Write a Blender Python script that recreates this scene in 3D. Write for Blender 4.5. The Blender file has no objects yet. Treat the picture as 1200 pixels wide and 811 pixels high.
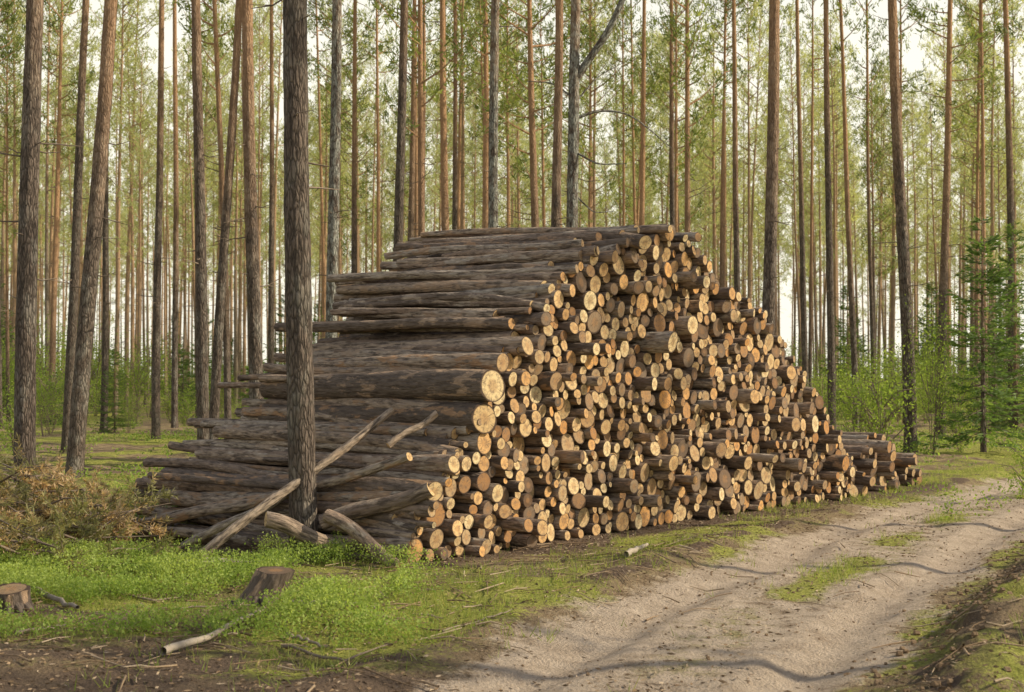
import bpy, math, numpy as np
from mathutils import Vector, Quaternion
R = np.random.default_rng(11)
PI=math.pi
SUN_AZ=math.radians(93); SUN_EL=math.radians(33)
S2=np.array([math.sin(SUN_AZ),math.cos(SUN_AZ)])
scene=bpy.context.scene

# ---------------------------------------------------------------- noise
def h2(i,j,s):
    v=np.sin(i*127.1+j*311.7+s*74.7)*43758.5453
    return v-np.floor(v)
def vn(x,y,s=0):
    xi=np.floor(x);yi=np.floor(y);fx=x-xi;fy=y-yi
    fx=fx*fx*(3-2*fx);fy=fy*fy*(3-2*fy)
    a=h2(xi,yi,s);b=h2(xi+1,yi,s);c=h2(xi,yi+1,s);d=h2(xi+1,yi+1,s)
    return (a*(1-fx)+b*fx)*(1-fy)+(c*(1-fx)+d*fx)*fy
def fbm(x,y,s=0,o=4):
    t=0;a=.5;n=0
    for k in range(o):
        t=t+a*vn(x*2**k+k*17.3,y*2**k-k*9.1,s+k);n+=a;a*=.5
    return t/n
def sstep(a,b,x):
    t=np.clip((x-a)/(b-a),0,1);return t*t*(3-2*t)

# ---------------------------------------------------------------- mesh builder
class MB:
    def __init__(s): s.V=[];s.F=[];s.T=[];s.M=[];s.SM=[];s.C=[];s.L=[];s.n=0
    def add(s,V,F,mat=0,col=None,lc=None,smooth=False):
        V=np.asarray(V,float);F=np.asarray(F,int);N=len(V)
        s.V.append(V);s.F.append((F+s.n).ravel());s.T.append(np.full(len(F),F.shape[1]))
        s.M.append(np.full(len(F),mat));s.SM.append(np.full(len(F),smooth))
        if col is None: col=np.ones((N,3))*.5
        col=np.asarray(col,float)
        if col.ndim==1: col=np.tile(col,(N,1))
        s.C.append(np.hstack([col,np.ones((N,1))]));s.L.append(V if lc is None else lc);s.n+=N
    def mesh(s,name,mats):
        V=np.concatenate(s.V);F=np.concatenate(s.F);T=np.concatenate(s.T)
        me=bpy.data.meshes.new(name)
        me.vertices.add(len(V));me.vertices.foreach_set('co',V.astype(np.float32).ravel())
        me.loops.add(len(F));me.loops.foreach_set('vertex_index',F.astype(np.int32))
        me.polygons.add(len(T));st=np.concatenate([[0],np.cumsum(T)[:-1]])
        me.polygons.foreach_set('loop_start',st.astype(np.int32))
        me.update(calc_edges=True)
        me.polygons.foreach_set('material_index',np.concatenate(s.M).astype(np.int32))
        me.polygons.foreach_set('use_smooth',np.concatenate(s.SM))
        a=me.attributes.new('col','FLOAT_COLOR','POINT');a.data.foreach_set('color',np.concatenate(s.C).astype(np.float32).ravel())
        b=me.attributes.new('lc','FLOAT_VECTOR','POINT');b.data.foreach_set('vector',np.concatenate(s.L).astype(np.float32).ravel())
        for m in mats: me.materials.append(m)
        me.update();return me
    def obj(s,name,mats,parent=None):
        o=bpy.data.objects.new(name,s.mesh(name,mats));scene.collection.objects.link(o)
        if parent: o.parent=parent
        return o
def link(name,me,loc,rot=(0,0,0),sc=(1,1,1),parent=None):
    o=bpy.data.objects.new(name,me);scene.collection.objects.link(o)
    o.location=loc;o.rotation_euler=rot;o.scale=sc
    if parent:o.parent=parent
    return o
def empty(name):
    o=bpy.data.objects.new(name,None);scene.collection.objects.link(o);return o

def norm(a): return a/np.maximum(np.linalg.norm(a,axis=-1,keepdims=True),1e-9)
def tube(mb,P,r,n=8,mat=0,col=(.5,.5,.5),irr=0.,cap=None,seed=0,capcol=None,smooth=True,dis=0.,z0=None):
    P=np.asarray(P,float);K=len(P);r=np.broadcast_to(np.asarray(r,float),(K,))
    T=np.gradient(P,axis=0);T=norm(T)
    up=np.array([0,0,1.]) if abs(T[0][2])<.85 else np.array([1.,0,0])
    X=norm(np.cross(np.tile(up,(K,1)),T));Y=np.cross(T,X)
    th=np.arange(n)/n*2*PI
    rs=np.random.default_rng(seed)
    ph=rs.random(4)*6.28
    prof=1+irr*(np.sin(2*th+ph[0])+.6*np.sin(3*th+ph[1])+.4*np.sin(5*th+ph[2]))
    d=np.concatenate([[0],np.cumsum(np.linalg.norm(np.diff(P,axis=0),axis=1))])
    rr=r[:,None]*prof[None,:]
    if dis>0:
        a,b=np.meshgrid(th,d)
        nz=fbm(np.cos(a)*3.1+7+seed,b*3+np.sin(a)*3.1*5,seed%13,3)+fbm(np.cos(a)*9+3,b*9+np.sin(a)*9*3,seed%7+3,2)*.6
        rr=rr+dis*(nz-.8)
    c=np.cos(th);s_=np.sin(th)
    V=P[:,None,:]+rr[:,:,None]*(X[:,None,:]*c[None,:,None]+Y[:,None,:]*s_[None,:,None])
    off=rs.random()*50 if z0 is None else z0
    lc=np.stack([rr*c,rr*s_,np.repeat(d[:,None],n,1)+off],-1)
    i=np.arange(K-1)[:,None]*n;j=np.arange(n)[None,:];j2=(j+1)%n
    F=np.stack([i+j,i+j2,i+n+j2,i+n+j],-1).reshape(-1,4)
    mb.add(V.reshape(-1,3),F,mat,col,lc.reshape(-1,3),smooth)
    if cap is not None:
        for e in (0,K-1):
            ring=V[e];cen=P[e]
            sl=rs.normal(size=2)*.12
            ring=ring+T[e]*(rr[e]*(c*sl[0]+s_*sl[1]))[:,None]
            V[e]=ring
            mid=cen+(ring-cen)*.55
            VV=np.vstack([ring,mid,cen[None]])
            l=np.stack([rr[e]*c,rr[e]*s_],-1);l=np.vstack([l,l*.55,[[0,0]]])
            LL=np.hstack([l,np.full((len(l),1),rs.random()*50)])
            jj=np.arange(n);k2=(jj+1)%n
            q=np.stack([jj,k2,n+k2,n+jj],-1);t=np.stack([n+jj,n+k2,np.full(n,2*n)],-1)
            if e==0: q=q[:,::-1];t=t[:,::-1]
            cc=capcol if capcol is not None else col
            mb.add(VV,q,cap,cc,LL)
            mb.add(VV,t,cap,cc,LL)
        mb.V[-5]=V.reshape(-1,3)
def blades(mb,C,D,L,W,mat,rng,col,mode=0):
    N=len(C);D=norm(D);p=norm(np.cross(D,rng.normal(size=(N,3))))
    L=np.broadcast_to(L,(N,))[:,None];W=np.broadcast_to(W,(N,))[:,None]
    if mode==0: V=np.stack([C,C+D*L*.5+p*W/2,C+D*L,C+D*L*.5-p*W/2],1)
    else: V=np.stack([C-p*W/2,C+p*W/2,C+D*L+p*W*.08+[0,0,0],C+D*L-p*W*.08],1)
    F=np.arange(N*4).reshape(N,4)
    col=np.asarray(col,float)
    if col.ndim==1: col=np.tile(col,(N,1))
    mb.add(V.reshape(-1,3),F,mat,np.repeat(col,4,0))

# ---------------------------------------------------------------- materials
class NT:
    def __init__(s,name):
        s.m=bpy.data.materials.new(name);s.m.use_nodes=True;s.t=s.m.node_tree;s.t.nodes.clear()
        s.out=s.N('ShaderNodeOutputMaterial')
    def N(s,t,**k):
        n=s.t.nodes.new(t)
        for a,b in k.items(): setattr(n,a,b)
        return n
    def set(s,sock,v):
        if isinstance(v,bpy.types.NodeSocket): s.t.links.new(v,sock)
        else: sock.default_value=v
    def attr(s,n): return s.N('ShaderNodeAttribute',attribute_name=n)
    def vscale(s,v,sc):
        n=s.N('ShaderNodeVectorMath',operation='MULTIPLY');s.set(n.inputs[0],v);n.inputs[1].default_value=sc;return n.outputs[0]
    def vadd(s,a,b):
        n=s.N('ShaderNodeVectorMath',operation='ADD');s.set(n.inputs[0],a);s.set(n.inputs[1],b);return n.outputs[0]
    def noise(s,v,scale,det=4,rough=.55,o=0):
        n=s.N('ShaderNodeTexNoise');s.set(n.inputs['Vector'],v);n.inputs['Scale'].default_value=scale;n.inputs['Detail'].default_value=det;n.inputs['Roughness'].default_value=rough;return n.outputs[o]
    def voro(s,v,scale,feat='F1'):
        n=s.N('ShaderNodeTexVoronoi',feature=feat);s.set(n.inputs['Vector'],v);n.inputs['Scale'].default_value=scale;return n.outputs[0]
    def ramp(s,f,st):
        n=s.N('ShaderNodeValToRGB');s.set(n.inputs[0],f);e=n.color_ramp.elements
        while len(e)<len(st): e.new(.5)
        for k,(p,c) in enumerate(st):
            e[k].position=p;e[k].color=(c,c,c,1) if not hasattr(c,'__len__') else (*c,1)
        return n.outputs[0]
    def mix(s,f,a,b,bt='MIX'):
        n=s.N('ShaderNodeMix',data_type='RGBA',blend_type=bt);s.set(n.inputs[0],f)
        for i,v in ((6,a),(7,b)):
            if isinstance(v,tuple): v=(*v,1)
            s.set(n.inputs[i],v)
        return n.outputs[2]
    def math(s,op,a,b=0.,clamp=False):
        n=s.N('ShaderNodeMath',operation=op,use_clamp=clamp);s.set(n.inputs[0],a);s.set(n.inputs[1],b);return n.outputs[0]
    def sep(s,v):
        n=s.N('ShaderNodeSeparateXYZ');s.set(n.inputs[0],v);return n.outputs
    def fin(s,col,rough=.9,h=None,dist=.01,strength=1.,spec=.2):
        b=s.N('ShaderNodeBsdfPrincipled');s.set(b.inputs['Base Color'],col);s.set(b.inputs['Roughness'],rough)
        b.inputs['Specular IOR Level'].default_value=spec
        if h is not None:
            u=s.N('ShaderNodeBump');u.inputs['Distance'].default_value=dist;u.inputs['Strength'].default_value=strength;s.set(u.inputs['Height'],h)
            s.t.links.new(u.outputs[0],b.inputs['Normal'])
        s.t.links.new(b.outputs[0],s.out.inputs[0]);s.b=b;return s.m

def m_logbark():
    t=NT('log_bark');lc=t.attr('lc').outputs['Vector'];c=t.sep(t.attr('col').outputs['Color'])
    v=t.vscale(lc,(1,1,.22))
    n1=t.noise(v,26,6,.65);n2=t.noise(t.vscale(lc,(1,1,.4)),9,5,.6);vo=t.voro(t.vscale(lc,(1,1,.3)),38)
    base=t.ramp(c[0],[(0,(.15,.118,.095)),(.3,(.27,.205,.16)),(.6,(.42,.3,.215)),(.85,(.54,.42,.31)),(1,(.6,.52,.43))])
    dark=t.mix(t.ramp(n1,[(.38,.9),(.54,0.)]),base,(.08,.06,.048))
    peel=t.mix(t.ramp(n2,[(.53,0.),(.59,.9)]),dark,t.mix(c[1],(.5,.29,.15),(.6,.51,.41)))
    col=t.mix(t.ramp(vo,[(0.,.0),(.5,.4)]),peel,(.1,.076,.06))
    h=t.math('ADD',n1,t.math('MULTIPLY',vo,.5))
    return t.fin(col,.92,h,.03,1.)
def m_cut():
    t=NT('cut_wood');lc=t.attr('lc').outputs['Vector'];c=t.sep(t.attr('col').outputs['Color'])
    p=t.sep(lc);rad=t.math('SQRT',t.math('ADD',t.math('MULTIPLY',p[0],p[0]),t.math('MULTIPLY',p[1],p[1])))
    rn=t.math('DIVIDE',rad,c[2])
    nz=t.noise(lc,14,3)
    ring=t.math('SINE',t.math('ADD',t.math('MULTIPLY',rad,560.),t.math('MULTIPLY',nz,9.)))
    base=t.ramp(c[0],[(0,(.11,.082,.06)),(.2,(.24,.175,.12)),(.45,(.44,.31,.17)),(.7,(.62,.45,.23)),(1,(.76,.6,.34))])
    base=t.mix(t.math('MULTIPLY',t.math('MULTIPLY',c[1],c[1]),.85),base,t.mix(1.,base,(.98,.6,.28),'MULTIPLY'))
    heart=t.mix(t.ramp(t.math('ADD',rn,t.math('MULTIPLY',nz,.25)),[(.42,1.),(.62,0.)]),base,t.mix(.5,base,(.36,.19,.08)))
    r2=t.mix(t.math('MULTIPLY',t.ramp(ring,[(0.,0.),(1.,1.)]),.28),heart,(.24,.145,.07))
    st=t.mix(t.ramp(t.noise(lc,26,5,.75),[(.46,0.),(.63,.7)]),r2,(.17,.12,.085))
    ang=t.math('ARCTAN2',p[0],p[1])
    cv=t.N('ShaderNodeCombineXYZ');t.set(cv.inputs[0],t.math('MULTIPLY',ang,5.));t.set(cv.inputs[1],t.math('MULTIPLY',rad,5.));t.set(cv.inputs[2],p[2])
    cr=t.ramp(t.noise(cv.outputs[0],2.2,2),[(.63,0.),(.67,.85)])
    ck=t.mix(cr,st,(.06,.04,.027))
    col=t.mix(t.ramp(rn,[(.86,0.),(.93,1.)]),ck,(.075,.048,.034))
    return t.fin(col,.85,t.math('ADD',t.noise(lc,120,3),t.math('MULTIPLY',ring,.1)),.004,.7)
def m_bark(name='pine_bark',far=0.,sh=0.,lichen=0.):
    t=NT(name);lc=t.attr('lc').outputs['Vector'];c=t.sep(t.attr('col').outputs['Color'])
    oi=t.N('ShaderNodeObjectInfo').outputs['Random'];z=t.sep(lc)[2]
    v=t.vscale(lc,(1,1,.25))
    v=t.vadd(v,t.vscale(t.noise(v,14,3,.6,o=1),(.05,.05,.05)))
    vo=t.voro(v,27,'DISTANCE_TO_EDGE');n1=t.noise(v,24,6,.7);n2=t.noise(t.vscale(lc,(1,1,.6)),5,5,.6)
    low=t.mix(t.ramp(n1,[(.3,0.),(.7,1.)]),(.06,.048,.04),(.28,.215,.17))
    low=t.mix(t.ramp(n2,[(.48,0.),(.6,.6)]),low,t.mix(oi,(.21,.185,.145),(.37,.34,.29)))
    if lichen: low=t.mix(t.ramp(t.noise(t.vscale(lc,(1,1,.5)),9,5,.65),[(.42,0.),(.55,lichen)]),low,(.5,.51,.45))
    low=t.mix(t.ramp(vo,[(0.,.75),(.16,0.)]),low,(.032,.025,.02))
    hi=t.mix(n1,(.40,.21,.11),(.70,.44,.25))
    f=t.math('ADD',t.math('MULTIPLY',z,.105),t.math('ADD',t.math('MULTIPLY',n2,.7),t.math('MULTIPLY',oi,.95-sh)))
    col=t.mix(t.ramp(t.math('MULTIPLY',f,.5),[(.52+sh*.12,0.),(.93,.9)]),low,hi)
    if far: col=t.mix(far,col,(.5,.4,.29))  # aerial haze painted into the bark colour of distant trunks
    h=t.math('ADD',t.math('MULTIPLY',t.ramp(vo,[(0.,0.),(.25,1.)]),.6),n1)
    return t.fin(col,.95,h,.03,1.)
def m_leaf(name,stops,trans=.45,rough=.6):
    t=NT(name);c=t.sep(t.attr('col').outputs['Color']);oi=t.N('ShaderNodeObjectInfo').outputs['Random']
    f=t.math('ADD',t.math('MULTIPLY',c[0],.75),t.math('MULTIPLY',oi,.25))
    col=t.ramp(f,stops)
    t.fin(col,rough,spec=.25)
    tr=t.N('ShaderNodeBsdfTranslucent');t.set(tr.inputs[0],t.mix(.8,col,t.mix(1.,col,(2.6,2.5,1.5),'MULTIPLY')))
    mx=t.N('ShaderNodeMixShader');mx.inputs[0].default_value=trans
    t.t.links.new(t.b.outputs[0],mx.inputs[1]);t.t.links.new(tr.outputs[0],mx.inputs[2]);t.t.links.new(mx.outputs[0],t.out.inputs[0])
    return t.m
def m_simple(name,stops,rough=.9,sc=20,bump=.01):
    t=NT(name);c=t.sep(t.attr('col').outputs['Color']);lc=t.attr('lc').outputs['Vector']
    n=t.noise(lc,sc,5,.6)
    col=t.ramp(t.math('ADD',t.math('MULTIPLY',c[0],.6),t.math('MULTIPLY',n,.4)),stops)
    return t.fin(col,rough,n,bump,.8)
def m_ground():
    t=NT('forest_ground');g=t.N('ShaderNodeTexCoord').outputs['Object'];c=t.sep(t.attr('col').outputs['Color'])
    n1=t.noise(g,5,6,.65);n2=t.noise(g,28,6,.7);n3=t.noise(g,140,4,.7);vo=t.voro(g,45)
    lit=t.mix(t.ramp(n1,[(.35,0.),(.68,1.)]),(.16,.11,.07),(.42,.31,.18))
    lit=t.mix(t.ramp(n3,[(.5,0.),(.66,.7)]),lit,(.48,.38,.24))
    moss=t.mix(t.ramp(n2,[(.35,0.),(.65,1.)]),(.17,.185,.035),(.48,.47,.12))
    sand=t.mix(t.ramp(n1,[(.3,0.),(.7,1.)]),(.43,.335,.25),(.7,.57,.44))
    sand=t.mix(t.ramp(n3,[(.52,0.),(.7,.6)]),sand,(.31,.23,.165))
    sand=t.mix(t.ramp(n2,[(.52,0.),(.68,.55)]),sand,(.35,.255,.18))
    soil=t.mix(n2,(.07,.05,.037),(.26,.185,.13))
    gm=t.ramp(t.math('ADD',c[1],t.math('MULTIPLY',t.math('SUBTRACT',t.math('ADD',n1,n2),1.),1.3)),[(.4,0.),(.66,1.)])
    col=t.mix(gm,lit,moss)
    sm=t.ramp(t.math('ADD',c[2],t.math('MULTIPLY',t.math('SUBTRACT',n1,.5),.9)),[(.35,0.),(.65,1.)])
    col=t.mix(sm,col,soil)
    rm=t.ramp(t.math('ADD',c[0],t.math('MULTIPLY',t.math('SUBTRACT',t.math('ADD',n1,n2),1.),1.2)),[(.36,0.),(.7,1.)])
    col=t.mix(rm,col,sand)
    h=t.math('ADD',t.math('MULTIPLY',n2,1.),t.math('ADD',t.math('MULTIPLY',n3,.35),t.math('MULTIPLY',vo,.3)))
    return t.fin(col,.95,h,.05,1.,.1)
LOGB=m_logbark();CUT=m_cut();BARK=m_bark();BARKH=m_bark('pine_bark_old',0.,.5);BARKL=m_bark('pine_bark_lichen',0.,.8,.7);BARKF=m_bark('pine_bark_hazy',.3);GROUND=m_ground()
NEED=m_leaf('pine_needles',[(0,(.065,.09,.03)),(.5,(.14,.175,.05)),(1,(.24,.275,.08))],.45)
NEEDF=m_leaf('pine_needles_hazy',[(0,(.24,.265,.14)),(.5,(.34,.365,.18)),(1,(.45,.46,.22))],.45)  # paler needle copy for distant pines, air haze painted into the colour
SPR=m_leaf('spruce_needles',[(0,(.04,.075,.025)),(.5,(.09,.15,.04)),(1,(.17,.24,.06))],.35)
LEAF=m_leaf('broad_leaves',[(0,(.12,.17,.035)),(.5,(.2,.275,.055)),(1,(.3,.37,.09))],.5)
BIL=m_leaf('bilberry_leaves',[(0,(.09,.14,.025)),(.5,(.18,.26,.05)),(1,(.34,.4,.11))],.4)
GRS=m_leaf('grass_blades',[(0,(.1,.15,.03)),(.6,(.22,.27,.06)),(1,(.42,.37,.16))],.4)
DEAD=m_leaf('dead_needles',[(0,(.13,.15,.06)),(.4,(.26,.23,.1)),(.7,(.4,.27,.14)),(1,(.55,.42,.26))],.3)
TWIG=m_simple('dry_twig',[(0,(.08,.06,.045)),(.5,(.24,.185,.14)),(1,(.5,.43,.34))])
LITR=m_simple('litter',[(0,(.07,.05,.035)),(.5,(.25,.17,.1)),(1,(.55,.45,.33))],.9,60)

# ---------------------------------------------------------------- terrain
RC=np.array([(-6,-12),(-3.4,-3),(-1.5,3),(.55,7.6),(1.85,10.4),(3.15,13),(4.8,16.3),(6.8,19.6),(9.3,23.2),(12.8,27.5),(18,32),(26,36.5),(45,43),(120,60)],float)
def road_sd(x,y):
    best=np.full(x.shape,1e9);lat=np.zeros(x.shape)
    for a,b in zip(RC[:-1],RC[1:]):
        d=b-a;L=np.hypot(*d);u=d/L
        t=np.clip((x-a[0])*u[0]+(y-a[1])*u[1],0,L)
        px=x-a[0]-t*u[0];py=y-a[1]-t*u[1];dd=np.hypot(px,py)
        sd=np.sign(px*u[1]-py*u[0])
        m=dd<best;best=np.where(m,dd,best);lat=np.where(m,sd*dd,lat)
    return lat
PA=math.radians(39);AX=np.array([math.sin(PA),math.cos(PA)]);LD=np.array([-math.cos(PA),math.sin(PA)]);P0=np.array([-.80,13.37])
def pilec(x,y):
    rx=x-P0[0];ry=y-P0[1];return rx*AX[0]+ry*AX[1],rx*LD[0]+ry*LD[1]
def gz(x,y):
    x=np.asarray(x,float);y=np.asarray(y,float)
    lat=road_sd(x,y);s,q=pilec(x,y)
    flat=1-sstep(0,1.5,np.maximum(np.maximum(-.6-s,s-11.5),np.maximum(-.5-q,q-3.5)))
    far=sstep(18,60,np.hypot(x,y))
    z=(fbm(x*.35,y*.35,3)-.5)*.22*(1-flat)+(fbm(x*1.7,y*1.7,5)-.5)*.12*(1-flat*.7)
    z=z+far*(fbm(x*.05,y*.05,9)-.5)*1.2
    rm=1-sstep(1.15,1.6,np.abs(lat))
    wv=(fbm(x*.6,y*.6,14)-.5)*.25
    rut=np.exp(-((np.abs(lat+wv)-.72)/.2)**2)
    z=z*(1-rm*.5)-.04*rm-rut*.06*rm+(fbm(x*6,y*6,8)-.5)*.035+(fbm(x*2.3,y*2.3,18)-.5)*.03*rm
    z=z+np.exp(-((np.abs(lat+wv)-.44)/.12)**2)*.018*rm
    cl=np.exp(-((lat-1.75)/.35)**2)*(fbm(x*1.3,y*1.3,12)*.28)
    rough=(fbm(x*5,y*5,15,3)-.5)*.16*np.exp(-((lat-1.7)/.5)**2)
    z=z+cl+rough-.03*flat
    z=z+.04*np.exp(-((lat+1.5)/.25)**2)
    return z
def masks(x,y):
    lat=road_sd(x,y);s,q=pilec(x,y)
    e=(fbm(x*.9,y*.9,21)-.5)*.9
    wv=(fbm(x*.6,y*.6,14)-.5)*.25
    rut=np.exp(-((np.abs(lat+wv)-.72)/.33)**2)
    road=(1-sstep(.95,1.5,np.abs(lat+.1)+e*.9))*(.68+.34*rut)
    strip=np.exp(-((lat+wv)/.2)**2)*sstep(.42,.6,fbm(x*.8,y*.8,31))
    road=road*(1-strip*.7)
    G=fbm(x*.9,y*.9,41)
    green=.2+.6*sstep(.36,.6,G)
    bank=sstep(8.3,9.1,y+e)*(1-sstep(13.0,14.2,y))*(1-sstep(-.8,.3,x+e))*sstep(.3,.48,fbm(x*1.2,y*1.2,44))
    verge=np.exp(-((lat+2.0)/.6)**2)*.35
    green=np.clip(np.maximum(green,bank*.8)+verge+sstep(1.9,2.5,lat)*(lat<6)*.6,0,1)
    green=np.where(strip>.4,.8,green)
    near=(1-sstep(7.9,9.0,y+e))*(1-sstep(.8,1.6,x))
    base=np.exp(-(np.maximum(0,-q-.0)/.5)**2)*sstep(-.6,0,s)*(1-sstep(11,12,s))*(q<.3)
    under=(sstep(-.4,.1,q)*(1-sstep(3.2,3.8,q))*sstep(-.8,-.2,s)*(1-sstep(11,12,s)))
    mound=np.exp(-((lat-1.6)/.35)**2)*sstep(.35,.6,fbm(x*.9,y*.9,51)+.1)
    pat=sstep(.5,.64,fbm(x*1.5,y*1.5,57))*.5*(lat<-1.4)
    mid=.5*np.exp(-((lat+wv)/.25)**2)+.5*np.exp(-((np.abs(lat)-1.25)/.2)**2)
    soil=np.clip(near*.62+base*.9+under+mound*.6+pat+.3*np.exp(-((lat+1.55)/.25)**2)+mid*.5,0,1)
    green=green*(1-near*.7)*(1-base*.7)
    return road,green,soil
def axis(lo,hi,st,flo,fhi,g=1.09):
    a=list(np.arange(lo,hi,st));d=st;v=a[-1]
    while v<fhi: d*=g;v+=d;a.append(v)
    d=st;v=lo;b=[]
    while v>flo: d*=g;v-=d;b.append(v)
    return np.array(b[::-1]+a)
gx=axis(-9,11,.05,-700,700);gy=axis(6.5,27,.055,-300,900)
X,Y=np.meshgrid(gx,gy);Z=gz(X,Y);rd,gr,so=masks(X,Y)
mb=MB();nx=len(gx);ny=len(gy)
i=np.arange(ny-1)[:,None]*nx;j=np.arange(nx-1)[None,:]
F=np.stack([i+j,i+j+1,i+nx+j+1,i+nx+j],-1).reshape(-1,4)
mb.add(np.stack([X,Y,Z],-1).reshape(-1,3),F,0,np.stack([rd,gr,so],-1).reshape(-1,3),smooth=True)
mb.obj('forest_ground',[GROUND])
def gz1(x,y): return float(gz(np.array([x]),np.array([y]))[0])

# ---------------------------------------------------------------- log pile
prof=np.array([(-.45,0.02),(-.25,.3),(-.1,.55),(.3,.85),(.5,1.08),(.94,1.68),(1.27,1.88),(1.62,2.31),(2.21,2.76),(2.91,3.17),(3.6,3.38),(4.5,3.42),(4.75,3.3),(5.48,2.86),(6.67,2.4),(7.74,1.72),(8.25,1.12),(8.9,.5),(9.2,.35)])
def pack(s0,s1,pf,rng,big,rfun):
    grid=np.arange(s0,s1,.012);hp=np.interp(grid,pf[:,0],pf[:,1])
    hp=hp+(fbm(grid*3.1,grid*0,77,3)-.5)*.22*np.clip(hp,0,1)
    cs=np.array([(a,b,c) for a,b,c in big]).reshape(-1,3)
    fails=0
    while fails<25 and len(cs)<2600:
        r=rfun(rng)
        z=np.full(grid.shape,r)
        if len(cs):
            for a,b,c in cs[-450:]:
                k0=max(0,int((a-r-c-s0)/.012));k1=min(len(grid),int((a+r+c-s0)/.012)+2)
                g_=grid[k0:k1];dd=(r+c)**2-(g_-a)**2
                z[k0:k1]=np.where(dd>0,np.maximum(z[k0:k1],b+np.sqrt(np.maximum(dd,0))),z[k0:k1])
        ok=z+r*.8<hp
        if not ok.any(): fails+=1;continue
        sc=np.where(ok,z+rng.normal(size=z.shape)*.03,1e9);k=int(np.argmin(sc))
        lo=max(0,k-8);hi=min(len(grid),k+9);kk=lo+int(np.argmin(np.where(ok[lo:hi],z[lo:hi],1e9)))
        cs=np.vstack([cs,[grid[kk],z[kk],r]])
    return cs
def rf(rng):
    u=rng.random()
    if u<.08: return rng.uniform(.09,.13)
    return float(np.clip(rng.normal(.062,.018),.032,.1))
pile=MB();rl=np.random.default_rng(5)
def log(mb,A,B,r0,r1,sd,bend=.02,n=16,K=8,bright=None,dis=.006,barkr=None):
    A=np.array(A,float);B=np.array(B,float);rg=np.random.default_rng(sd)
    t=np.linspace(0,1,K)[:,None];d=B-A
    P=A+d*t+np.sin(t*PI)*np.array([rg.normal(),rg.normal(),rg.normal()])*bend*.6+np.sin(t*2*PI)*rg.normal(size=3)*bend*.4
    r=r0+(r1-r0)*t[:,0];rm=max(r0,r1)
    c1=rg.random() if barkr is None else barkr
    cb=np.clip(rg.normal(.62,.25),0,1) if bright is None else bright
    tube(mb,P,r,n,0,(c1,rg.random(),rm),irr=.03,cap=1,seed=sd,capcol=(cb,rg.random(),r0),dis=dis)
cs=pack(-.42,9.25,prof,rl,[],rf)
print('logs',len(cs))
sd=100
for s,z,r in cs:
    sd+=1
    jit=rl.normal(0,.033)+.10*(fbm(np.array([s*.9]),np.array([z*1.3]),3)[0]-.5)*3
    if rl.random()<.10: jit-=rl.uniform(.05,.24)
    if rl.random()<.12: jit+=rl.uniform(.06,.28)
    L=rl.normal(3.05,.14)
    if s<1.3 and z<1.3: L+=rl.uniform(0,.75)
    if s<.6: L+=rl.uniform(0,.5)
    f=P0+AX*s+LD*jit
    top=z+r>np.interp(s,prof[:,0],prof[:,1])-.24
    k=2.8 if top else .8
    if top: L+=rl.normal(0,.2)
    b=P0+AX*(s+rl.normal(0,.035*k))+LD*(jit+L)
    zz=z-.03
    r1=r*rl.uniform(.68,1.0)
    up=rl.normal(0,.02*k)+(abs(rl.normal(0,.04)) if top else 0)
    log(pile,(f[0],f[1],zz),(b[0],b[1],max(r1*.8,zz+up+(r1-r)*.3)),r,r1,sd,bend=.022*k,bright=float(np.clip(rl.normal(.6,.32)-(.08 if s>5 else 0),0,1)),K=9 if top else 5,n=14)
def surf(s,z,r,L,jit=-.08,br=.8,bk=.45,yaw=0,dz=-.02):
    global sd
    sd+=1;f=P0+AX*s+LD*jit;b=P0+AX*(s-.02+yaw)+LD*(jit+L)
    log(pile,(f[0],f[1],z),(b[0],b[1],z+dz),r,r*.84,sd,bend=.03,n=24,K=14,bright=br,dis=.02,barkr=bk)
surf(.80,1.60,.165,3.25,-.14,.85,.1)
surf(.72,1.28,.15,3.15,-.1,.7,.05)
surf(.25,.86,.085,3.7,-.12,.75,.6)
surf(-.02,.62,.10,4.0,-.12,.7,.3)
surf(1.4,2.0,.1,3.1,-.1,.6,.8)
surf(1.05,1.83,.1,3.1,-.06,.5,.8)
for k in range(48):
    s=rl.uniform(.2,4.7);h=float(np.interp(s,prof[:,0],prof[:,1]));r=rl.uniform(.035,.07)
    surf(s,h+r*.3,r,rl.uniform(2.2,3.5),rl.uniform(-.15,.5),rl.uniform(.2,.9),rl.random()**.7,rl.normal(0,.17),rl.normal(0,.07))
pile.obj('log_pile',[LOGB,CUT])
sp=MB();prof2=np.array([(9.35,.4),(9.7,.72),(10.3,.82),(10.9,.62),(11.3,.3),(11.5,.1)])
cs2=pack(9.4,11.45,prof2,rl,[],lambda g:float(np.clip(g.normal(.075,.02),.045,.12)))
for s,z,r in cs2:
    sd+=1;jit=rl.normal(.15,.14);L=rl.normal(3.0,.15);f=P0+AX*s+LD*jit;b=P0+AX*(s+rl.normal(0,.06))+LD*(jit+L)
    log(sp,(f[0],f[1],z-.02),(b[0],b[1],z-.02),r,r*.9,sd,bright=float(np.clip(rl.normal(.4,.2),0,1)))
sp.obj('small_log_pile',[LOGB,CUT])

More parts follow.
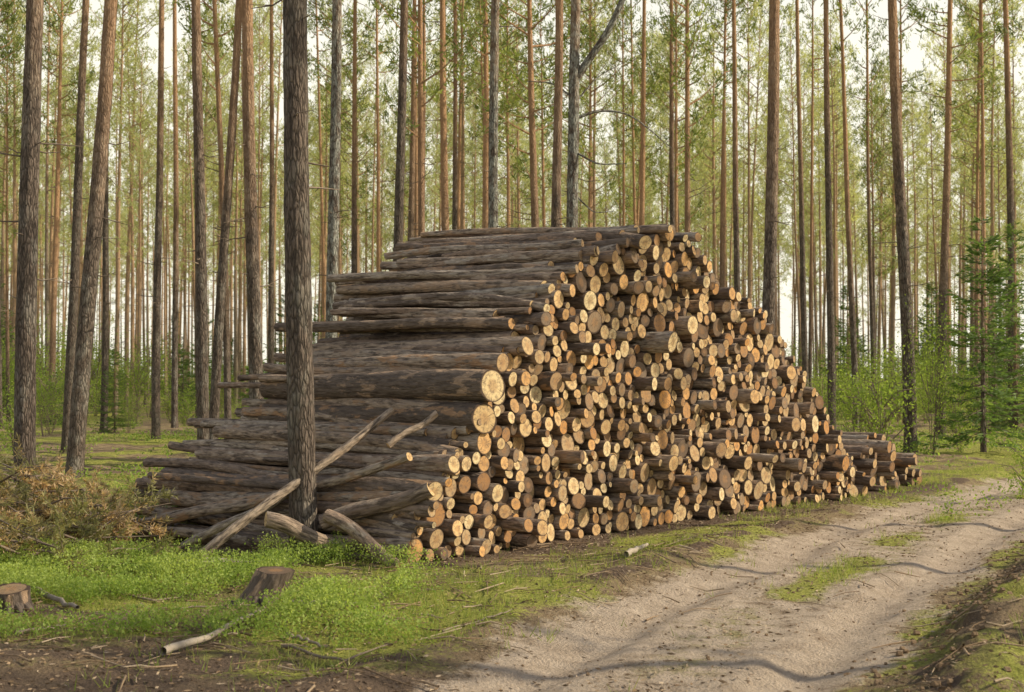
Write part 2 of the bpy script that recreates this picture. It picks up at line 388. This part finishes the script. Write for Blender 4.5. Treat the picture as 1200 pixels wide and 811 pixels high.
def px(x,y,d,):
    return ((x-600)/1667*d, d, 1.7+(440-y)/1667*d)
def loose(name,pts,r0,r1,sdd,bk=.5,br=.7,bend=.02,n=18):
    m=MB();pts=np.array(pts,float)
    K=20;t=np.linspace(0,1,K);tt=np.linspace(0,1,len(pts))
    P=np.stack([np.interp(t,tt,pts[:,k]) for k in range(3)],-1)
    for _ in range(3): P[1:-1]=(P[:-2]+P[1:-1]*2+P[2:])/4
    rg=np.random.default_rng(sdd)
    P[:,2]+=np.sin(t*PI*2)*bend
    tube(m,P,np.linspace(r0,r1,K),n,0,(bk,rg.random(),r0),irr=.03,cap=1,seed=sdd,capcol=(br,.5,r0),dis=.012)
    m.obj(name,[LOGB,CUT])
loose('loose_log',[px(235,652,13.1),px(460,480,14.3)],.05,.035,1,.85,.7)
loose('loose_log',[px(160,614,15.2),px(330,580,14.2),px(480,535,13.45)],.05,.045,2,.9,.7)
loose('loose_log',[px(190,612,14.9),px(335,578,14.1)],.055,.05,3,.85,.6)
loose('loose_log',[px(312,608,13.2),px(350,622,13.3),px(402,641,13.45)],.075,.07,4,.7,.9)
loose('loose_log',[px(384,604,13.3),px(425,628,13.1),px(468,664,12.75)],.065,.055,5,.6,.4)
loose('loose_log',[px(455,522,13.7),px(512,484,13.9)],.035,.03,6,.8,.7)
loose('loose_log',[px(378,612,13.6),px(505,573,13.25)],.075,.07,7,.35,.8)
loose('loose_log',[px(205,600,15.4),px(420,612,13.7)],.07,.07,8,.3,.8)
loose('loose_log',[px(170,622,14.9),px(420,640,13.6)],.05,.06,9,.2,.8)
loose('loose_log',[px(190,586,15.6),px(300,583,14.6),px(500,578,13.3)],.06,.06,12,.95,.8)
loose('loose_log',[px(215,640,13.9),px(300,600,13.8),px(345,570,13.9)],.045,.04,13,.9,.8)
loose('birch_stick',[px(195,660,12.9),px(270,657,13.0),px(350,655,13.1)],.028,.02,10,1.,.9)

# ---------------------------------------------------------------- trees
def pine(seed,H=22,r=.15,crown=.55,hi=False,dead=18,dens=1.,far=False):
    rg=np.random.default_rng(seed);m=MB()
    K=150 if hi else 45;n=36 if hi else 10
    z=np.linspace(-.4,H,K)
    wob=np.stack([np.sin(z*.22+rg.random()*6)*.07+np.sin(z*.6+rg.random()*6)*.025,np.cos(z*.19+rg.random()*6)*.07,z],-1)
    wob[:,:2]-=np.array([np.interp(0,z,wob[:,0]),np.interp(0,z,wob[:,1])])
    rad=r*(1-(np.clip(z,0,H)/H)**1.1*.88)+r*.3*np.exp(-np.clip(z+.1,0,9)/.16)
    tube(m,wob,rad,n,0,(rg.random(),rg.random(),r),irr=.015,seed=seed,dis=r*.16 if hi else r*.08,z0=0)
    at=lambda h:np.array([np.interp(h,z,wob[:,k]) for k in range(3)])
    for _ in range(dead):
        h=rg.uniform(.12,crown)*H;a=rg.random()*6.28;L=rg.uniform(.25,1.3)*(.5+h/H)
        o=at(h);d=np.array([math.cos(a),math.sin(a),rg.uniform(-.25,.35)])
        mid=o+d*L*.5+[0,0,-.03];end=o+d*L+np.array([0,0,rg.uniform(-.25,.1)])*L
        tube(m,[o,mid,end],[.014,.009,.004],4,1,(rg.uniform(.1,.6),.5,.5),seed=seed)
        if L>.6:
            e2=mid+np.array([math.cos(a+.7),math.sin(a+.7),.0])*L*.4
            tube(m,[mid,(mid+e2)/2,e2],[.007,.005,.003],3,1,(.4,.5,.5),seed=seed)
    C=[];D=[];CL=[]
    nb=int(52*dens)
    for k in range(nb):
        u=(k+rg.random())/nb;h=H*(crown+(1-crown)*u**.9)
        a=rg.random()*6.28;prof_=math.sin(min(1,(u*.85+.15))*PI)**.6
        L=(2.1*prof_+.3)*rg.uniform(.4,1.1)
        if u<.35 and rg.random()<.4: continue
        el=rg.uniform(-.1,.35)+u*.6
        d=np.array([math.cos(a)*math.cos(el),math.sin(a)*math.cos(el),math.sin(el)])
        o=at(min(h,H-.1));ts=np.linspace(0,1,4)[:,None]
        P=o+d*L*ts+np.array([0,0,.25])*L*ts**2
        tube(m,P,np.array([.03,.022,.014,.006])*(.5+L/2.3*.6),4,0,(.8,.5,.5),seed=seed,z0=12)
        shade=rg.uniform(.1,.9)
        nt=max(4,int(13*L/2.))
        for q in range(nt):
            tt=rg.uniform(.35,1.05);c=o+d*L*tt+np.array([0,0,.25])*L*tt**2+rg.normal(size=3)*[.24,.24,.11]*(.5+L*.35)
            nbld=8;dd=norm(rg.normal(size=(nbld,3))+d*.5+[0,0,.5])
            C.append(c+rg.normal(size=(nbld,3))*.06);D.append(dd);CL.append(np.clip(shade+rg.normal(size=nbld)*.18,0,1))
    C=np.vstack(C);D=np.vstack(D);CL=np.concatenate(CL)
    blades(m,C,D,rg.uniform(.17,.3,len(C)),rg.uniform(.04,.06,len(C)),2,rg,np.stack([CL,CL,CL],-1))
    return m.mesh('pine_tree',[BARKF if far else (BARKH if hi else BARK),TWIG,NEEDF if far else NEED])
def spruce(seed,H=5):
    rg=np.random.default_rng(seed);m=MB()
    z=np.linspace(-.2,H,20);tube(m,np.stack([z*0,z*0,z],-1),np.linspace(.012*H+.01,.008,20),8,0,(.3,.5,.5),seed=seed,z0=0)
    C=[];D=[];CL=[]
    for k in range(int(34*H/1.6)):
        u=rg.random()**1.15;h=H*(.06+.93*u);L=(H*.27)*(1-u)**.85*rg.uniform(.7,1.1)+.1;a=rg.random()*6.28
        d=np.array([math.cos(a),math.sin(a),-.12+u*.7]);o=np.array([0,0,h])
        ts=np.linspace(0,1,3)[:,None];P=o+d*L*ts+np.array([0,0,-.12])*L*np.sin(ts*PI)
        tube(m,P,[.012,.008,.004],3,1,(.3,.5,.5),seed=seed)
        n=int(26*L/.6)+6;tt=rg.uniform(.1,1,n)[:,None];sgn=rg.choice([-1,1],n)[:,None]
        side=np.array([-math.sin(a),math.cos(a),0.])
        cc=o+d*L*tt+np.array([0,0,-.12])*L*np.sin(tt*PI)+side*sgn*(1-tt)*L*rg.uniform(0,.45,(n,1))
        C.append(cc);D.append(norm(side*sgn*.8+d*.9+rg.normal(size=(n,3))*.25+[0,0,-.15]));CL.append(np.clip(rg.uniform(.2,.8)+.3*tt[:,0]-.15+rg.normal(size=n)*.1,0,1))
    C=np.vstack(C);D=np.vstack(D);CL=np.concatenate(CL)
    blades(m,C,D,rg.uniform(.1,.22,len(C)),rg.uniform(.03,.05,len(C)),2,rg,np.stack([CL]*3,-1))
    return m.mesh('spruce_tree',[BARK,TWIG,SPR])
def shrub(seed,H=2.5,wd=1.1,leafn=2200,ls=.06,name='leafy_shrub'):
    rg=np.random.default_rng(seed);m=MB();C=[];D=[];CL=[]
    ns=7
    for k in range(ns*4):
        a=rg.random()*6.28;b=np.array([math.cos(a),math.sin(a),0])*wd*rg.uniform(.1,.6)
        hh=H*rg.uniform(.45,1.)
        base=np.array([math.cos(a),math.sin(a),0])*.08*rg.random()
        if k<ns: P=np.array([base,base+b*.4+[0,0,hh*.5],base+b+[0,0,hh]])
        else:
            z0=H*rg.uniform(.15,.7);P=np.array([base+b*.2+[0,0,z0],base+b*.9+[0,0,z0+.18*H],base+b*1.7+[0,0,z0+.2*H]])
        tube(m,P,[.014,.01,.004],4,0,(.3,.5,.5),seed=seed)
        n=leafn//(ns*4);tt=rg.uniform(.25,1.05,n)[:,None]
        Q=P[0]*(1-tt)**2+P[1]*2*tt*(1-tt)+P[2]*tt**2
        cl=rg.normal(size=(max(3,n//14),3))*.22*wd
        C.append(Q+cl[rg.integers(0,len(cl),n)]+rg.normal(size=(n,3))*.07*wd);D.append(norm(rg.normal(size=(n,3))+[0,0,-.1]));CL.append(np.clip(rg.uniform(.2,.8)+rg.normal(size=n)*.15,0,1))
    C=np.vstack(C);C[:,2]=np.abs(C[:,2]);D=np.vstack(D);CL=np.concatenate(CL)
    blades(m,C,D,rg.uniform(.7,1.2,len(C))*ls,rg.uniform(.5,.8,len(C))*ls,1,rg,np.stack([CL]*3,-1))
    return m.mesh(name,[TWIG,LEAF])
SPEC=[(1,22,.56,16,1.),(2,20,.5,26,.9),(3,24,.6,20,1.1),(4,21,.42,30,1.),(5,23,.62,14,.85),(6,18,.38,22,.95)]
PV=[pine(k,H=h,crown=c,dead=dd,dens=dn) for k,h,c,dd,dn in SPEC]
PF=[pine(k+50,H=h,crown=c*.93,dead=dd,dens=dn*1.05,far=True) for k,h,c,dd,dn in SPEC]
HERO=[pine(20,H=23,crown=.6,hi=True,dead=10),pine(21,H=22,crown=.58,hi=True,dead=16),pine(22,H=24,crown=.6,hi=True,dead=22)]
SV=[spruce(31,5),spruce(32,7),spruce(33,3.2)]
BV=[shrub(41),shrub(42,3.4,1.3,2600),shrub(43,1.5,.9,1500)]
heroes=[]
def hero(xb,w,d,xt=None,dia=None,v=0,rot=None):
    Xp=(xb-600)/1667*d;dia=dia or w/1667*d*.85
    xt=xb if xt is None else xt
    yb=440+1.7*1667/d;lean=math.atan2((xt-xb),(yb-0.))
    q=dia/2/.15
    heroes.append((Xp,d))
    o=link('pine_tree',HERO[v],(Xp,d,gz1(Xp,d)),(0,0,0),(q,q,1))
    rz=rot if rot is not None else R.random()*6.28
    o.rotation_mode='QUATERNION'
    o.rotation_quaternion=Quaternion((0,1,0),lean)@Quaternion((0,0,1),rz)
    return o
hero(357,39,13.8,349,v=0,rot=.5)
hero(30,29,17.5,34,v=1);hero(88,24,24,116,v=2);hero(239,17,24,226,v=0);hero(249,14,27,274,v=1)
hero(303,20,25,290,v=2);ol1=hero(388,18,26,386,v=1);hero(462,15,27,475,v=0);ol2=hero(578,16,28,581,v=2)
hero(647,15,26,650,v=1);fk=hero(664,19,27,676,v=0);hero(897,19,25,900,v=2);hero(1067,18,31,1052,v=1)
hero(975,11,37,972,v=0);hero(1187,12,44,1175,v=2);hero(183,12,36,186,v=1);hero(415,9,46,419,v=2)
hero(790,9,44,789,v=0);hero(1003,9,48,990,v=1);hero(945,9,46,941,v=0);hero(122,10,40,128,v=1);hero(318,9,44,322,v=0);hero(533,9,46,531,v=2)
hero(78,14,30,94,v=0);hero(205,9,42,198,v=2);hero(493,8,50,492,v=0);hero(865,10,42,862,v=1)
for o in (ol1,ol2,fk):
    o.material_slots[0].link='OBJECT';o.material_slots[0].material=BARKL
bpy.context.view_layer.update()
m=MB();mw=fk.matrix_world
tv=np.array([tuple(mw@v.co) for v in HERO[0].vertices[:150*36]]).reshape(150,36,3).mean(1)
def trunk_at(z): return np.array([np.interp(z,tv[:,2],tv[:,k]) for k in range(3)])
def limb(z,offs,r0,r1,sd_):
    b=trunk_at(z);P=np.array([b]+[b+np.array(o) for o in offs]);K=16;t=np.linspace(0,1,K);tt=np.linspace(0,1,len(P))
    Q=np.stack([np.interp(t,tt,P[:,k]) for k in range(3)],-1)
    for _ in range(3): Q[1:-1]=(Q[:-2]+Q[1:-1]*2+Q[2:])/4
    tube(m,Q,np.linspace(r0,r1,K),10,0,(.3,.5,.1),seed=sd_,dis=.008,z0=0)
limb(7.3,[(.25,0,.4),(.7,-.2,1.0),(1.1,-.3,2.0),(1.3,-.3,3.2)],.08,.045,1)
limb(6.6,[(.5,.1,.2),(1.1,.2,.15),(1.9,.3,-.5)],.035,.008,2);limb(6.0,[(.45,-.2,-.3),(1.,-.3,-.3)],.025,.006,3)
limb(6.9,[(.5,.3,.6),(1.,.5,.9)],.02,.005,4);limb(5.2,[(.4,0,-.4),(.8,.1,-.35)],.02,.005,5);limb(7.0,[(-.4,0,.3),(-.9,.1,.35)],.022,.006,6)
limb(4.6,[(.3,0,-.3),(1.1,.1,-.1)],.018,.004,8)
lo_=m.obj('forked_limb',[BARKL]);lo_.parent=fk;lo_.matrix_parent_inverse=fk.matrix_world.inverted()
pts=[]
forest=empty('distant_pine_forest');under=empty('distant_undergrowth')
rt=np.random.default_rng(77)
grid={}
def near_ok(x,y,md):
    k=(int(x//4),int(y//4))
    for a in (-1,0,1):
        for b in (-1,0,1):
            for p in grid.get((k[0]+a,k[1]+b),[]):
                if (p[0]-x)**2+(p[1]-y)**2<md*md: return False
    return True
for p in heroes: grid.setdefault((int(p[0]//4),int(p[1]//4)),[]).append(p)
def corridor(x,y):
    for t in (15,17,20,23,26,29,32,35,38):
        bx=x-t*S2[0];by=y-t*S2[1]
        if 6<by<26 and -7<bx<10: return True
    return False
tr=0
while tr<5300:
    tr+=1
    x=rt.uniform(-85,95);y=rt.uniform(-15,175)
    d=math.hypot(x,y)
    if y>0 and abs(x)<.45*y+2.5 and y<30: continue
    if y<=8 and abs(x)<9: continue
    if d<12 or (y<26 and -9<x<11): continue
    if x>.5*y+24 or x<-.46*y-7: continue
    lat=float(road_sd(np.array([x]),np.array([y]))[0])
    if abs(lat)<3.0: continue
    if corridor(x,y) and rt.random()<.93: continue
    if rt.random()<.5: continue
    if y<70 and rt.random()<.25: continue
    if x>.42*y+2 and rt.random()<.72: continue
    if not near_ok(x,y,1.9): continue
    grid.setdefault((int(x//4),int(y//4)),[]).append((x,y))
    pts.append((x,y))
for p in [(11.5,8.0),(13.2,12.2),(12.4,16.0)]: pts.append(p)
for x,y in pts:
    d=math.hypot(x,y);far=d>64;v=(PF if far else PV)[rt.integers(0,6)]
    nm='pine_tree';par=None
    if d>46 or y<0 or abs(x)>.5*y+3: nm='pine';par=forest
    sx=rt.uniform(.52,.9)
    link(nm,v,(x,y,gz1(x,y)),(rt.normal()*.015,rt.normal()*.018,rt.random()*6.28),(sx,sx,rt.uniform(.85,1.1)),par)
print('pines',len(pts))
for k in range(440):
    y=rt.uniform(36,140);x=rt.uniform(-.45,.5)*y
    lat=float(road_sd(np.array([x]),np.array([y]))[0])
    if abs(lat)<3: continue
    if rt.random()<(.15 if y<65 else .45): me=SV[rt.integers(0,3)];s=rt.uniform(.5,1.1)
    else: me=BV[rt.integers(0,3)];s=rt.uniform(.6,1.5)
    if y<50: s*=.5
    link('undergrowth',me,(x,y,gz1(x,y)-.05),(0,0,rt.random()*6.28),(s,s,s),under)
def place(nm,me,xp,d,s,sz=None):
    x=(xp-600)/1667*d;link(nm,me,(x,d,gz1(x,d)-.03),(0,0,R.random()*6),(s,s,sz or s))
place('spruce_tree',SV[0],1152,30,1.0,1.0);place('spruce_tree',SV[1],1190,42,.9)
place('leafy_shrub',BV[1],1092,30,.7,1.0);place('leafy_shrub',BV[2],1030,28,1.1,1.2);place('leafy_shrub',BV[0],1005,31,.7)
place('leafy_shrub',BV[2],1205,20,.6);place('leafy_shrub',BV[2],1125,31,.6)
place('leafy_shrub',BV[2],20,30,.8);place('leafy_shrub',BV[0],60,38,.8)

# ---------------------------------------------------------------- stumps
def stump(name,x,y,r,h,sd,br=.5,tilt=0):
    m=MB();z0=gz1(x,y)
    zz=np.linspace(-.15,h,9);rad=r*(1+.5*np.exp(-(zz+.1)/.1))
    tube(m,np.stack([x+zz*tilt,y+zz*0,z0+zz],-1),rad,28,0,(.1,.3,r),irr=.06,cap=1,seed=sd,capcol=(br,.5,r),dis=.05)
    rg=np.random.default_rng(sd)
    for k in range(5):
        a=rg.random()*6.28;L=r*rg.uniform(1.6,2.3);P=[(x,y,z0+.08),(x+math.cos(a)*L*.6,y+math.sin(a)*L*.6,z0+.03),(x+math.cos(a)*L,y+math.sin(a)*L,z0-.06)]
        tube(m,P,[r*.4,r*.28,.02],8,0,(.1,.3,r),seed=sd,dis=.01)
    m.obj(name,[LOGB,CUT])
stump('tree_stump',-1.86,10.6,.125,.23,3,.02,.45)
stump('tree_stump',-3.55,10.1,.12,.15,4,.3)
def stick(pts,r,sd,c=.8):
    m=MB();P=[]
    for xx,yy in pts:
        d=2834/(yy-440);X_=(xx-600)/1667*d;P.append((X_,d,gz1(X_,d)+r+.015))
    P=np.array(P);K=12;t=np.linspace(0,1,K);tt=np.linspace(0,1,len(P))
    P=np.stack([np.interp(t,tt,P[:,k]) for k in range(3)],-1);P+=np.random.default_rng(sd).normal(size=P.shape)*.006
    tube(m,P,np.linspace(r,r*.5,K),8,0,(c,.5,r),seed=sd,dis=.004)
    m.obj('fallen_branch',[TWIG])
stick([(192,772),(250,752),(308,724)],.026,1,.95);stick([(25,683),(60,708),(92,722)],.028,2,.85)
stick([(338,712),(400,716),(440,716)],.018,3,.8);stick([(338,742),(385,752)],.014,4,.7);stick([(200,660),(262,662)],.02,5,.9)
stick([(330,755),(400,770),(460,748)],.01,6,.3);stick([(20,745),(80,735)],.012,7,.6);stick([(735,664),(757,657)],.03,8,1.)
stick([(0,700),(40,690)],.02,9,.7);stick([(520,735),(600,722)],.008,10,.6);stick([(120,690),(180,700),(215,690)],.012,11,.5)

# ---------------------------------------------------------------- dead brush pile on the left
m=MB();rg=np.random.default_rng(8);C=[];D=[]
for k in range(230):
    bx=rg.uniform(-6.6,-3.6);by=rg.uniform(12.4,16.5)
    if bx>-.26*by-.4 and rg.random()<.88: continue
    hgt=.8*math.exp(-((bx+5.6)/1.2)**2);z=gz1(bx,by)+rg.uniform(.02,max(.08,hgt))
    a=rg.random()*6.28;L=rg.uniform(.4,1.4);d=np.array([math.cos(a),math.sin(a),rg.uniform(-.25,.35)])
    o=np.array([bx,by,z]);P=np.array([o,o+d*L*.5+[0,0,.05],o+d*L+[0,0,-.05]]);P[:,2]=np.maximum(P[:,2],gz(P[:,0],P[:,1])+.01)
    tube(m,P,[.014,.008,.004],5,0,(rg.uniform(.1,.6),.5,.5),seed=k)
    for q in range(7):
        t=rg.uniform(.2,1);b=o+d*L*t;dd=norm(d+rg.normal(size=3)*.7);l2=rg.uniform(.15,.4)
        tube(m,[b,b+dd*l2],[.005,.002],3,0,(.3,.5,.5),seed=k)
        n=42;tt=rg.uniform(.2,1.,n)[:,None];C.append(b+dd*l2*tt);D.append(norm(dd*.7+rg.normal(size=(n,3))*.6))
C=np.vstack(C);D=np.vstack(D);cn=fbm(C[:,0]*1.5,C[:,1]*1.5+C[:,2]*3,5)
cn=np.clip((cn-.5)*3.4+.4+rg.normal(size=len(C))*.15,0,1)
blades(m,C,D,rg.uniform(.04,.09,len(C)),rg.uniform(.008,.018,len(C)),1,rg,np.stack([cn]*3,-1))
m.obj('dead_branch_pile',[TWIG,DEAD])

# ---------------------------------------------------------------- low plants
def scatter(n,xl,yl,rg,fn):
    x=rg.uniform(*xl,n);y=rg.uniform(*yl,n);k=rg.random(n)<fn(x,y);x=x[k];y=y[k];return x,y,gz(x,y)
rg=np.random.default_rng(9)
m=MB()
def gmask(x,y):
    rd,gr,so=masks(x,y);s,q=pilec(x,y)
    inp=(s>-.3)&(s<11.3)&(q>-.08)&(q<3.2)
    return np.clip(gr*(1-rd)*(1-so*.9),0,1)*(~inp)
def bilm(x,y):
    n=fbm(x*1.5,y*1.5,61);bank=sstep(8.8,9.4,y)*(1-sstep(13.,14,y))*(1-sstep(-1.3,-.3,x+(n-.5)*2))
    return gmask(x,y)*bank*sstep(.4,.52,n)
x,y,z=scatter(34000,(-6,0),(8.8,14),rg,bilm)
nl=9
sh=fbm(x*2.2,y*2.2,71)
Cx=np.repeat(np.stack([x,y,z],-1),nl,0)+rg.normal(size=(len(x)*nl,3))*[.03,.03,0];hh=rg.uniform(.03,.19,len(Cx))*np.repeat(.4+sh*1.1,nl);Cx[:,2]+=hh
cc=np.clip(np.repeat(sh,nl)*.7+hh*2+rg.normal(size=len(Cx))*.15,0,1)
blades(m,Cx,rg.normal(size=(len(Cx),3))+[0,0,.3],rg.uniform(.016,.032,len(Cx)),rg.uniform(.010,.018,len(Cx)),0,rg,np.stack([cc]*3,-1))
m.obj('bilberry_plants',[BIL])
m=MB()
def farm(x,y):
    s,q=pilec(x,y);inp=(s>-.3)&(s<11.3)&(q>-.1)&(q<3.6)
    rd,gr,so=masks(x,y);return np.clip((gr-.3)*1.5,0,1)*(1-rd)*(~inp)*sstep(.42,.6,fbm(x*.5,y*.5,81))
for (xl,yl,n,sz) in [((-9,-1),(13,22),9000,.035),((-16,16),(20,45),16000,.06),((5,12),(13,24),3000,.04)]:
    x,y,z=scatter(n,xl,yl,rg,farm);nl=8
    Cx=np.repeat(np.stack([x,y,z],-1),nl,0)+rg.normal(size=(len(x)*nl,3))*[.06,.06,0];Cx[:,2]+=rg.uniform(.02,.2,len(Cx))
    cc=np.clip(rg.normal(.6,.25,len(Cx)),0,1)
    blades(m,Cx,rg.normal(size=(len(Cx),3))+[0,0,.4],rg.uniform(.7,1.3,len(Cx))*sz,rg.uniform(.5,.8,len(Cx))*sz,0,rg,np.stack([cc]*3,-1))
m.obj('forest_floor_plants',[BIL])
m=MB()
def gram(x,y):
    lat=road_sd(x,y);v=.8*np.exp(-((lat+2.0)/.7)**2)+.9*np.exp(-(lat/.2)**2)*sstep(.48,.6,fbm(x*.8,y*.8,31))+1.1*sstep(1.7,2.2,lat)*(lat<7)
    s,q=pilec(x,y);inp=(s>-.3)&(s<11.3)&(q>-.05)
    return np.clip(v,0,1)*sstep(.46,.62,fbm(x*1.8,y*1.8,91)+.1*(lat>1.5))*(~inp)*(1-.75*((y<9.3)&(x<.5)))
x,y,z=scatter(70000,(-4,14),(6.8,26),rg,gram)
x2,y2,z2=scatter(12000,(-6,0),(8.3,13.5),rg,lambda a,b:.4*gmask(a,b)*sstep(.46,.58,fbm(a*1.3,b*1.3,95)))
x=np.r_[x,x2];y=np.r_[y,y2];z=np.r_[z,z2]
nl=4;Cx=np.repeat(np.stack([x,y,z-.01],-1),nl,0)+rg.normal(size=(len(x)*nl,3))*[.02,.02,0]
cc=np.clip(rg.normal(.5,.25,len(Cx)),0,1);hs=1+1.2*(road_sd(Cx[:,0],Cx[:,1])>1.9)
blades(m,Cx,rg.normal(size=(len(Cx),3))*.5+[0,0,1.],rg.uniform(.04,.13,len(Cx))*hs,rg.uniform(.004,.008,len(Cx)),0,rg,np.stack([cc]*3,-1),1)
m.obj('grass',[GRS])
for xp,yp,s in [(398,655,.13),(490,652,.1),(235,665,.1)]:
    d=2834/(yp-440);x_=(xp-600)/1667*d
    link('seedling',BV[2],(x_,d,gz1(x_,d)),(0,0,xp),(s,s,s*1.2))
m=MB()
def litm(x,y):
    rd,gr,so=masks(x,y);return np.clip(.35+so*.8-rd*.28,0.03,1)
x,y,z=scatter(80000,(-5,9),(6.8,20),rg,litm)
N=len(x);D=rg.normal(size=(N,3))*[1,1,.12]
blades(m,np.stack([x,y,z+.006],-1),D,rg.uniform(.015,.06,N),rg.uniform(.004,.018,N),0,rg,np.stack([rg.random(N)**1.4]*3,-1))
for k in range(800):
    xx=rg.uniform(-5,5);yy=rg.uniform(7,14.5)
    if abs(float(road_sd(np.array([xx]),np.array([yy]))[0]))<1.3 and rg.random()<.92: continue
    a=rg.random()*6.28;L=rg.uniform(.08,.4);P=np.array([(xx+math.cos(a)*L*t,yy+math.sin(a)*L*t+.02*math.sin(t*5),0) for t in (0,.5,1)])
    P[:,2]=gz(P[:,0],P[:,1])+.014+rg.random()*.02;rr=rg.uniform(.5,1.4);tube(m,P,[.006*rr,.005*rr,.003],5,0,(rg.uniform(.1,1.),.5,.5),seed=k)
for k in range(800):
    yy=rg.uniform(7,19);cxr=np.interp(yy,RC[:,1],RC[:,0]);xx=cxr+(rg.normal(1.75,.35) if rg.random()<.6 else rg.uniform(-2,1.6))
    r=rg.uniform(.006,.026)*(1 if xx>cxr+1.2 else .5);zz=gz1(xx,yy)
    tube(m,[(xx-r,yy,zz),(xx-r*.4,yy,zz+r*.4),(xx+r*.5,yy,zz+r*.4),(xx+r,yy,zz)],[r*.15,r*.9,r*.8,r*.1],6,0,(rg.uniform(.1,.5),.5,.5),irr=.12,seed=k,smooth=False)
m.obj('forest_litter',[LITR])

# ---------------------------------------------------------------- light, sky, camera
w=bpy.data.worlds.new('World');scene.world=w;w.use_nodes=True;nt=w.node_tree
sk=nt.nodes.new('ShaderNodeTexSky');sk.sky_type='NISHITA';sk.sun_disc=False;sk.sun_elevation=SUN_EL;sk.sun_rotation=SUN_AZ
sk.air_density=1.;sk.dust_density=1.5;sk.ozone_density=1.
tc=nt.nodes.new('ShaderNodeTexCoord');sx=nt.nodes.new('ShaderNodeSeparateXYZ');nt.links.new(tc.outputs['Generated'],sx.inputs[0])
rp=nt.nodes.new('ShaderNodeMapRange');rp.inputs[1].default_value=.22;rp.inputs[2].default_value=.55;rp.inputs[3].default_value=.9;rp.inputs[4].default_value=.12
nt.links.new(sx.outputs[2],rp.inputs[0])
mx=nt.nodes.new('ShaderNodeMix');mx.data_type='RGBA';nt.links.new(rp.outputs[0],mx.inputs[0])
nt.links.new(sk.outputs[0],mx.inputs[6]);mx.inputs[7].default_value=(8.6,8.2,6.9,1)   # bright warm haze low in the sky
bg=nt.nodes['Background'];bg.inputs[1].default_value=.14;nt.links.new(mx.outputs[2],bg.inputs[0])
l=bpy.data.lights.new('sun','SUN');l.energy=5;l.angle=math.radians(.53);l.color=(1,.88,.66)
lo=bpy.data.objects.new('sun',l);scene.collection.objects.link(lo)
sv=Vector((S2[0]*math.cos(SUN_EL),S2[1]*math.cos(SUN_EL),math.sin(SUN_EL)))
lo.rotation_euler=sv.to_track_quat('Z','Y').to_euler();lo.location=(20,0,30)
cam=bpy.data.cameras.new('camera');co=bpy.data.objects.new('camera',cam);scene.collection.objects.link(co)
cam.lens=50;cam.sensor_width=36;cam.clip_end=2000;cam.clip_start=.1
co.location=(0,0,1.7);co.rotation_euler=(math.radians(90+1.19),0,0)
cam.dof.use_dof=True;cam.dof.focus_distance=14.5;cam.dof.aperture_fstop=4.
scene.camera=co
scene.view_settings.view_transform='Standard';scene.view_settings.look='None';scene.view_settings.exposure=0
